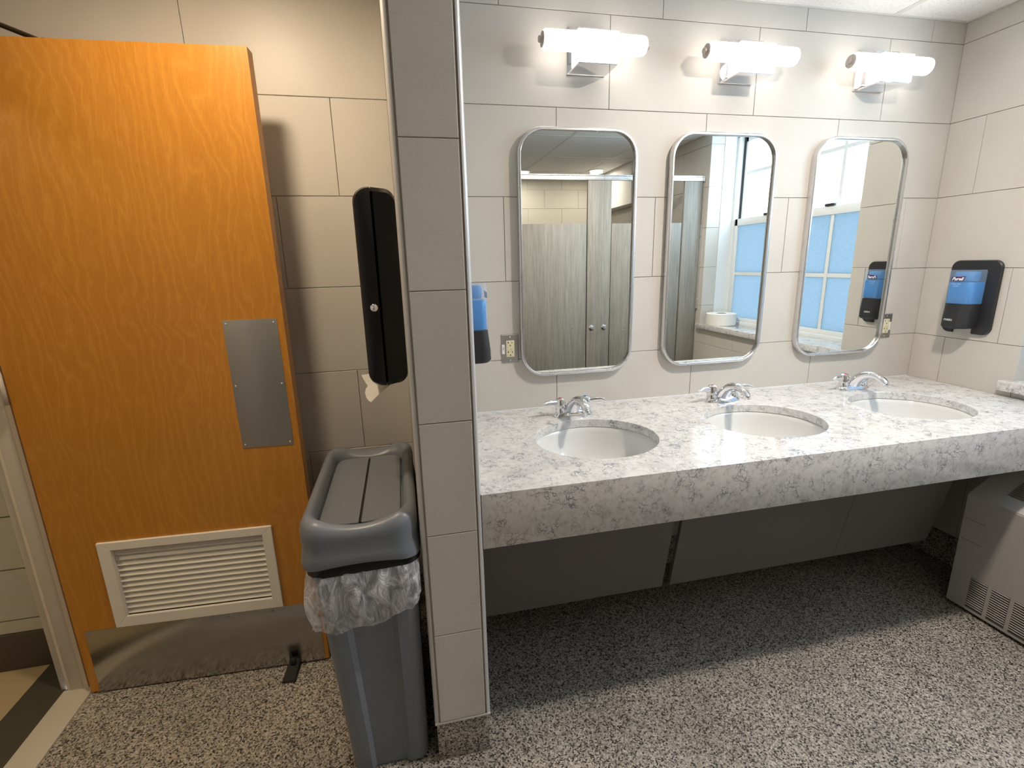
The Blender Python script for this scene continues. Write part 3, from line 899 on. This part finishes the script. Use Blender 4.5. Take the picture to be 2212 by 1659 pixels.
# profile in x(-out)/z, extruded along y
def towel_shell(name, x0, x1, y0, y1, z0, z1, r_out, mat, cap_r=.012):
    """extruded along Y with rounded outer corners at x0 (most negative)"""
    bm = bmesh.new()
    def prof(s):
        x0_, z0_, z1_ = x0 + s, z0 + s, z1 - s
        pts = []
        for i in range(9):
            a = radians(90 + 90 * i / 8); pts.append((x0_ + r_out + r_out * cos(a), z1_ - r_out + r_out * sin(a)))
        for i in range(9):
            a = radians(180 + 90 * i / 8); pts.append((x0_ + r_out + r_out * cos(a), z0_ + r_out + r_out * sin(a)))
        pts += [(x1, z0_ ), (x1, z1_)]
        return pts
    ys_ = [(y0, cap_r), (y0 + cap_r * .3, cap_r * .3), (y0 + cap_r, 0), (y1 - cap_r, 0), (y1 - cap_r * .3, cap_r * .3), (y1, cap_r)]
    loft(bm, [[Vector((x, y, z)) for x, z in prof(s)] for y, s in ys_])
    return autosmooth(link_bm(name, bm, mat, td), 32)
towel_shell('cover', -.104, -.060, -.165, .165, 0.0, .512, .038, BLACKG)
bm = bmesh.new()
def prof2(s):
    pts = []
    for i in range(9):
        a = radians(90 - 90 * i / 8); pts.append((-.030 + .030 * cos(a) - s * 0, .508 - .030 + .030 * sin(a) - s))
    for i in range(9):
        a = radians(0 - 90 * i / 8); pts.append((-.030 + .030 * cos(a), .006 + .030 + .030 * sin(a) + s))
    pts += [(-.0585, .001 + s), (-.0585, .511 - s)]
    return pts
loft(bm, [[Vector((x, y, z)) for x, z in prof2(s)] for y, s in ((-.163, .01), (-.155, 0), (.155, 0), (.163, .01))])
autosmooth(link_bm('housing', bm, BLACKG, td), 32)
bm = bmesh.new(); lathe(bm, [(0, .004), (.004, .004), (.0045, .002), (.009, .003), (.011, 0)], 20, Matrix.Translation((-.074, -.163, .213)) @ Matrix.Rotation(pi / 2, 4, 'X'))
lk = link_bm('lock', bm, CHROME, td, True); 
box('keyhole', -.0747, -.0733, -.1675, -.1668, .209, .217, DARK, lk)
bm = bmesh.new()
n = 10; rows_ = []
for j in range(7):
    t = j / 6
    row = []
    for i in range(n):
        s_ = i / (n - 1)
        x = -.035 - (.078 + .022 * s_) * t + .006 * sin(9 * s_ + 2 * t) * t
        y = -.125 + .17 * s_
        z = .006 - (.058 - .040 * s_) * t + .005 * sin(11 * s_ + 3 * t) * t
        row.append(Vector((x, y, z)))
    rows_.append(row)
loft(bm, rows_, False, False, False)
g_ = list(bm.faces); bmesh.ops.solidify(bm, geom=g_, thickness=.0006)
link_bm('paper_sheet', bm, PAPER, td)

# ------------------------------------------------------------------ trash can
tc = empty('trash_can', (-2.5635, -.455, 0)); tag(tc, 'slim grey trash can with a white liner beside the wing wall', 'trash can')
def can_ring(w, l, r, z, chan=0.0, seg=8, zf=None, n_side=14):
    """rounded rect w (x) by l (y), channel recess in both short faces"""
    pts = []
    # corners ccw starting at +x,+y
    cs = [(w / 2 - r, l / 2 - r, 0), (-w / 2 + r, l / 2 - r, 90), (-w / 2 + r, -l / 2 + r, 180), (w / 2 - r, -l / 2 + r, 270)]
    for ci, (cx, cy, a0) in enumerate(cs):
        for i in range(seg + 1):
            a = radians(a0 + 90 * i / seg); pts.append((cx + r * cos(a), cy + r * sin(a)))
        nx = cs[(ci + 1) % 4]; a = radians(nx[2])
        end = (nx[0] + r * cos(a), nx[1] + r * sin(a)); st_ = pts[-1]
        for k in range(1, n_side):
            t = k / n_side; pts.append((st_[0] + (end[0] - st_[0]) * t, st_[1] + (end[1] - st_[1]) * t))
    out = []
    for x, y in pts:
        yy = y
        if chan and abs(y) > l / 2 - r * .5:
            q = abs(x) / (w / 2)
            k = 1 - min(1, max(0, (q - .42) / .10)); k = k * k * (3 - 2 * k)
            yy = y - math.copysign(chan * k, y)
        xx = x
        if chan and abs(x) > w / 2 - r * .5:
            q = abs(y) / (l / 2)
            k = 1 - min(1, max(0, (q - .60) / .08)); k = k * k * (3 - 2 * k)
            xx = x - math.copysign(chan * .6 * k, x)
        zz = z if zf is None else z + zf(x / (w / 2), y / (l / 2))
        out.append(Vector((xx, yy, zz)))
    return out
bm = bmesh.new()
H0 = .70
def cw(z): t = z / H0; return .212 + (.262 - .212) * t, .505 + (.545 - .505) * t
rg = []
for z in (.0, .004, .012):
    w, l = cw(z); s_ = {0: .012, .004: .004, .012: 0}[0 if z == 0 else z]
    rg.append(can_ring(w - s_, l - s_, .030, z + .001, .010))
for z in (.1, .2, .3, .4, .5, .6, .655):
    w, l = cw(z); rg.append(can_ring(w, l, .032, z, .012))
w, l = cw(.66); rg.append(can_ring(w + .008, l + .008, .036, .665, .003)); rg.append(can_ring(w + .012, l + .012, .038, .70, .0))
loft(bm, rg, True, False)
o = link_bm('body', bm, BIN, tc); autosmooth(o, 40)
o.location = (.024, 0, 0)
sh_ = o.data
for v in sh_.vertices:           # right side stays upright beside the wall
    t = v.co.z / H0
    v.co.x += -.003 - .018 * t
# liner skirt
rl = random.Random(3)
N_ = len(can_ring(.27, .55, .04, 0))
ph = [rl.uniform(0, 6.28) for _ in range(14)]
def wob(s, z):
    a = s / N_ * 2 * pi
    return (.35 * sin(9 * a + ph[0] + z * 9) + .3 * sin(17 * a + ph[1] - z * 25) + .3 * sin(31 * a + ph[2] + z * 40) + .2 * sin(53 * a + ph[3] - z * 15))
bm = bmesh.new(); rings = []
NR = 22
for k in range(NR + 1):
    t = k / NR
    base = can_ring(.270, .556, .042, 0)
    ring = []
    for i, p in enumerate(base):
        u = p.x / .135; v = p.y / .278
        a = i / N_ * 2 * pi
        drop = .160 + .030 * (-u) * (1 if v < 0 else .4) + .012 * sin(3 * a + 1) + .006 * sin(11 * a + ph[4])
        z = .688 - drop * t
        puff = .003 + .016 * sin(pi * min(1, t * 1.05)) ** .8 + .008 * t
        d = puff + wob(i, t * .16) * .0055 * min(1, t * 5)
        nx, ny = p.x / .135 , p.y / .278
        nn = math.hypot(nx ** 5, ny ** 5) or 1
        dirx, diry = nx ** 5 / nn, ny ** 5 / nn
        x = p.x + dirx * d; y = p.y + diry * d
        x = min(x, .1395)
        ring.append(Vector((x, y, z)))
    rings.append(ring)
loft(bm, rings, False, False)
bg = link_bm('liner_bag', bm, BAG, tc, True)
bg.location = (.002, 0, 0)
# dark elastic rim band
bm = bmesh.new()
loft(bm, [can_ring(.280, .568, .044, .672, zf=lambda u, v: .004 * u), can_ring(.286, .574, .046, .675, zf=lambda u, v: .004 * u), can_ring(.286, .574, .046, .690), can_ring(.280, .568, .044, .700)])
o = link_bm('rim_band', bm, BLACKG, tc); autosmooth(o); o.location = (.004, 0, 0)
# lid
def sad(dip): # lower in the middle of the short sides
    return lambda u, v: (-dip * max(0, 1 - (u / .78) ** 2) ** 1.0 if abs(v) > .80 else 0.0)
def arch(h):
    return lambda u, v: (h * max(0, 1 - (u / .95) ** 2) if abs(v) > .9 else (h * .6 * max(0, 1 - v * v)))
bm = bmesh.new()
R0 = [can_ring(.286, .574, .050, .690, zf=arch(.012)), can_ring(.296, .584, .054, .692, zf=arch(.012)), can_ring(.298, .588, .056, .702, zf=arch(.010)),
      can_ring(.294, .580, .056, .722, zf=arch(.006)), can_ring(.288, .572, .056, .745, zf=arch(.003)), can_ring(.290, .574, .056, .765),
      can_ring(.290, .574, .056, .785, zf=sad(.008)), can_ring(.284, .566, .054, .803, zf=sad(.014)), can_ring(.272, .552, .052, .813, zf=sad(.019)),
      can_ring(.256, .534, .050, .817, zf=sad(.022)), can_ring(.240, .514, .048, .815, zf=sad(.022)), can_ring(.228, .494, .046, .806, zf=sad(.018)),
      can_ring(.220, .480, .044, .794, zf=sad(.010)), can_ring(.216, .472, .042, .784, zf=sad(.003)), can_ring(.214, .470, .042, .776)]
loft(bm, R0, True, True)
o = link_bm('lid', bm, BIN, tc); autosmooth(o, 50)
lidgap = box('lid_gap', -.0035, .0035, -.222, .222, .7765, .7800, BIND, o)
for s in (-1, 1):
    bm = bmesh.new()
    x0, x1 = (.0035, .103) if s > 0 else (-.103, -.0035)
    pts = []
    rr = .036
    def half():
        P = [(.0035, -.228)]
        for i in range(7):
            a = radians(-90 + 90 * i / 6); P.append((.103 - rr + rr * cos(a), -.228 + rr + rr * sin(a)))
        for i in range(7):
            a = radians(0 + 90 * i / 6); P.append((.103 - rr + rr * cos(a), .228 - rr + rr * sin(a)))
        P.append((.0035, .228)); return P
    P = [(s * x, y) for x, y in half()]
    if s < 0: P = P[::-1]
    loft(bm, [[Vector((x, y, .7762)) for x, y in P], [Vector((x, y, .7815)) for x, y in P], [Vector((x * .985, y * .993, .7835)) for x, y in P]])
    autosmooth(link_bm('flap', bm, BIN, o))

# ------------------------------------------------------------------ wall heater
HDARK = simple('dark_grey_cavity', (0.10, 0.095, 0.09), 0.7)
ht = empty('wall_heater', (0, -.53, 0)); tag(ht, 'grey metal wall heater cabinet below the window sill', 'heater')
HY0, HY1 = -.533 + .53, -1.76 + .53
pr_h = [(-.277, .012), (-.277, .487), (-.272, .494), (-.118, .588), (-.008, .590), (-.008, .012)]
bm = bmesh.new(); loft(bm, [[Vector((x, HY0, z)) for x, z in pr_h], [Vector((x, HY1, z)) for x, z in pr_h]])
bmesh.ops.bevel(bm, geom=[e for e in bm.edges], offset=.003, segments=2, affect='EDGES')
autosmooth(link_bm('cabinet', bm, HEAT, ht))
for g in range(12):
    y0 = -.606 + .53 - g * .0735
    if y0 - .06 < HY1 + .02: break
    bm = bmesh.new()
    for i in range(13):
        z = .158 - i * .0098
        pq = [(-.2772, z), (-.2800, z - .0012), (-.2772, z - .0052)]
        loft(bm, [[Vector((x, y0, zz)) for x, zz in pq], [Vector((x, y0 - .058, zz)) for x, zz in pq]])
    tag(link_bm('louvre_bank', bm, HEAT, ht), kind='stuff')
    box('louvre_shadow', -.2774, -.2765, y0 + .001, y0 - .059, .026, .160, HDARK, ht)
for z in (.39, .30):
    box('panel_seam', -.2773, -.2765, -.012, -.085, z, z + .0012, BIND, ht)
for i in range(10):        # top outlet bars on the slope
    t0 = .30 + i * .055
    x = -.272 + .154 * t0; z = .494 + .094 * t0 + .0035
    bm = bmesh.new(); add_box(bm, x - .0022, x + .0022, -.10, HY1 + .06, z - .002, z + .0012)
    tag(link_bm('outlet_bar', bm, STEEL, ht), None)

# ------------------------------------------------------------------ window sill, window
sill = struct(box('trim_5', -.032, .235, WY1 - .025, -.396, .862, .903, QUARTZ, bev=.003))
win = struct(empty('window_1'))
# white jamb linings of the recess, frame, sashes
box('jamb_lining', .115, .235, WY1 - .006, WY1 + .004, .903, HC, WHITEP, win)
box('jamb_lining', .115, .235, WY0 - .004, WY0 + .006, .903, HC, WHITEP, win)
FX = .235
box('frame_side', FX - .012, FX + .07, WY1, WY1 + .030, .903, HC, WHITEP, win)
box('frame_side', FX - .012, FX + .07, WY0 - .030, WY0, .903, HC, WHITEP, win)
box('frame_head', FX - .012, FX + .07, WY1, WY0, HC - .035, HC, WHITEP, win)
box('frame_sill', FX - .030, FX + .07, WY1, WY0, .899, .925, WHITEP, win, .002)
box('sash_track', FX + .028, FX + .066, WY1 + .030, WY1 + .052, 1.72, HC - .03, BLACKM, win)
def sash(xc, z0, z1, glass, label, th=.030, st=.038, hmunt=(), top=None):
    s = empty('window_sash'); s.parent = win
    y0, y1 = WY1 + .034, WY0 - .034
    top = top or st
    box('stile', xc - th / 2, xc + th / 2, y0, y0 + st, z0, z1, WHITEP, s, .002)
    box('stile', xc - th / 2, xc + th / 2, y1 - st, y1, z0, z1, WHITEP, s, .002)
    box('rail', xc - th / 2, xc + th / 2, y0, y1, z0, z0 + st, WHITEP, s, .002)
    box('rail', xc - th / 2, xc + th / 2, y0, y1, z1 - top, z1, WHITEP, s, .002)
    for y in (-.845, -1.36): box('muntin', xc - .0062, xc + .0128, y - .012, y + .012, z0 + st, z1 - top, WHITEP, s)
    for z in hmunt: box('muntin', xc - .005, xc + .012, y0 + st, y1 - st, z - .012, z + .012, WHITEP, s)
    box('pane', xc - .003, xc + .003, y0 + st * .8, y1 - st * .8, z0 + st * .8, z1 - top * .8, glass, s)
    return s
ls = sash(FX + .012, .925, 1.722, FROST, '', hmunt=(1.30,), top=.052, st=.030)
us = sash(FX + .047, 1.690, HC - .036, CLEAR, '', hmunt=(2.06,))
box('sash_lock', FX - .012, FX + .010, -.90, -.83, 1.722, 1.738, BLACKM, win, .003)
box('sash_lock', FX - .012, FX + .010, -1.45, -1.38, 1.722, 1.738, BLACKM, win, .003)
# shallow gypsum apron closing the opening above
# toilet paper roll on the sill
tp = empty('toilet_roll', (.085, -1.655, .9035)); tag(tp, 'large white toilet paper roll lying on the window sill', 'toilet paper')
bm = bmesh.new()
n = 40; prof = [(.038, 0), (.112, 0), (.114, .002), (.114, .088), (.112, .090), (.038, .090)]
rings = [[Vector((r * cos(2 * pi * i / n), r * sin(2 * pi * i / n), z)) for i in range(n)] for r, z in prof]
vr = loft(bm, rings, False, False)
for i in range(n): j = (i + 1) % n; bm.faces.new((vr[-1][i], vr[-1][j], vr[0][j], vr[0][i]))
autosmooth(link_bm('paper', bm, PAPER, tp))
KRAFT = simple('brown_card', (.25, .17, .10), .9)
bm = bmesh.new(); rings = [[Vector((r * cos(2 * pi * i / n), r * sin(2 * pi * i / n), z)) for i in range(n)] for r, z in ((.0365, 0), (.0379, 0), (.0379, .0895), (.0365, .0895))]
vr = loft(bm, rings, False, False)
for i in range(n): j = (i + 1) % n; bm.faces.new((vr[-1][i], vr[-1][j], vr[0][j], vr[0][i]))
link_bm('core', bm, KRAFT, tp, True)

# ------------------------------------------------------------------ toilet stalls (seen in the mirrors)
SY = -1.875
def screws(par, pts, y):
    for x, z in pts:
        bm = bmesh.new(); lathe(bm, [(0, .002), (.004, .0015), (.005, 0)], 10, Matrix.Translation((x, y, z)) @ Matrix.Rotation(-pi / 2, 4, 'X'))
        link_bm('screw', bm, CHROME, par, True)
def stall_door(x0, x1, label, lx):
    d = empty('stall_door', (0, 0, 0)); tag(d, label, 'stall door', 'stall doors')
    box('door_panel', x0, x1, SY - .012, SY + .008, .30, 1.706, STALL, d, .001)
    screws(d, [(lx, .912), (lx, .870)], SY + .008)
    return d
def pilaster(x0, x1, label):
    p_ = empty('pilaster', (0, 0, 0)); tag(p_, label, 'pilaster', 'stall pilasters')
    box('post_panel', x0, x1, SY - .014, SY + .010, .08, 2.019, STALL, p_, .001)
    box('shoe', x0 - .003, x1 + .003, SY - .018, SY + .014, 0.0, .082, ALU, p_)
    return p_
def latch(par, x, z):
    bm = bmesh.new(); lathe(bm, [(0, .010), (.010, .010), (.012, .006), (.022, .004), (.023, 0)], 20, Matrix.Translation((x, SY + .010, z)) @ Matrix.Rotation(-pi / 2, 4, 'X'))
    autosmooth(link_bm('latch_knob', bm, CHROME, par))
stall_door(-1.60, -.990, 'grey woodgrain stall door on the left in the first mirror', -1.10)
p1 = pilaster(-.982, -.790, 'grey woodgrain pilaster with two round latches in the first mirror'); latch(p1, -.941, .905); latch(p1, -.835, .905)
stall_door(-.783, -.184, 'grey woodgrain stall door on the right in the first mirror', -.66)
p2 = pilaster(-.174, -.018, 'grey woodgrain pilaster against the window wall')
p3 = pilaster(-1.80, -1.606, 'grey woodgrain pilaster at the left end of the stalls')
rail = empty('headrail', (0, 0, 0)); tag(rail, 'silver headrail across the top of the toilet stalls', 'rail')
bm = bmesh.new()
pq = [(-.017, 0), (.017, 0), (.017, .006), (.0135, .009), (.0135, .026), (.017, .030), (.017, .036), (-.017, .036)]
loft(bm, [[Vector((-1.80, SY + y, 2.020 + z)) for y, z in pq], [Vector((-.012, SY + y, 2.020 + z)) for y, z in pq]])
link_bm('rail_extrusion', bm, ALU, rail)
box('wall_bracket', -.014, -.0008, SY - .021, SY + .021, 2.014, 2.060, ALU, rail, .001)
br = empty('wall_bracket_strip', (0, 0, 0)); tag(br, 'long aluminium bracket fixing the pilaster to the window wall', 'bracket')
box('strip', -.0178, -.0008, SY - .018, SY + .016, 1.02, 1.69, ALU, br)
for z in (1.63, 1.36, 1.10): screws(br, [(-.010, z)], SY + .016)
dv = empty('stall_divider', (0, 0, 0)); tag(dv, 'grey woodgrain divider panel between the two stalls', 'divider')
box('divider_panel', -.896, -.876, YF + .002, SY - .02, .30, 1.70, STALL, dv, .001)
bx = empty('boxed_soffit', (0, 0, 0)); tag(bx, 'white boxed duct under the ceiling of the right stall', 'duct')
box('box_cladding', -.135, -.003, -3.88, -2.9, 1.975, HC - .003, SOFFIT, bx)

# ------------------------------------------------------------------ downlights
def downlight(x, y, label, watts, col, lens=LENS, flood=True):
    d = empty('ceiling_light', (x, y, HC)); tag(d, label, 'ceiling light', 'recessed ceiling lights')
    n = 32
    bm = bmesh.new()
    rings = [[Vector((r * cos(2 * pi * i / n), r * sin(2 * pi * i / n), z)) for i in range(n)] for r, z in ((.072, -.0012), (.092, -.0015), (.092, -.006), (.078, -.007), (.070, -.003))]
    vr = loft(bm, rings, False, False)
    for i in range(n): j = (i + 1) % n; bm.faces.new((vr[-1][i], vr[-1][j], vr[0][j], vr[0][i]))
    autosmooth(link_bm('trim_ring', bm, WHITEP, d))
    bm = bmesh.new(); lathe(bm, [(0, -.002), (.069, -.002), (.069, -.004), (.058, -.012), (.036, -.018), (0, -.021)], 32)
    link_bm('lens', bm, lens, d)
    if flood:
        L = bpy.data.lights.new('lamp_bulb', 'AREA'); L.shape = 'DISK'; L.size = .13; L.energy = watts
    else:
        L = bpy.data.lights.new('lamp_bulb', 'POINT'); L.shadow_soft_size = .035; L.energy = watts * 1.25
    L.color = col
    lo = bpy.data.objects.new('lamp_bulb', L); C.objects.link(lo); lo.parent = d; lo.location = (0, 0, -.024 if flood else -.062)
    return d
NEU = (1.0, .89, .77)
downlight(-1.075, -3.53, 'round ceiling light over the far stall wall, left one in the mirror', DOWN * .25, NEU)
downlight(-.155, -3.47 + .3, 'round ceiling light over the right stall, beside the boxed duct', DOWN * .3, NEU) if False else downlight(-.30, -3.40, 'round ceiling light over the right stall, beside the boxed duct', DOWN * .25, NEU)
downlight(-.98, -1.0, 'round ceiling light in front of the middle sink', DOWN, NEU)
downlight(-2.86, -.66, 'round warm ceiling light in front of the wooden door', ALCOVE, (1.0, .80, .56), LENSW)
# hall lamp
hl = bpy.data.lights.new('hall_lamp', 'AREA'); hl.size = .4; hl.energy = 14; hl.color = (1, .78, .5)
ho = bpy.data.objects.new('hall_lamp', hl); C.objects.link(ho); ho.location = (-4.5, -1.2, 2.55)
# sky portal in the window opening
pl = bpy.data.lights.new('window_portal', 'AREA'); pl.shape = 'RECTANGLE'; pl.size = abs(WY1 - WY0); pl.size_y = HC - .9; pl.cycles.is_portal = True
po = bpy.data.objects.new('window_portal', pl); C.objects.link(po); po.location = (FX + .10, (WY0 + WY1) / 2, (HC + .9) / 2); po.rotation_euler = (0, pi / 2, 0)
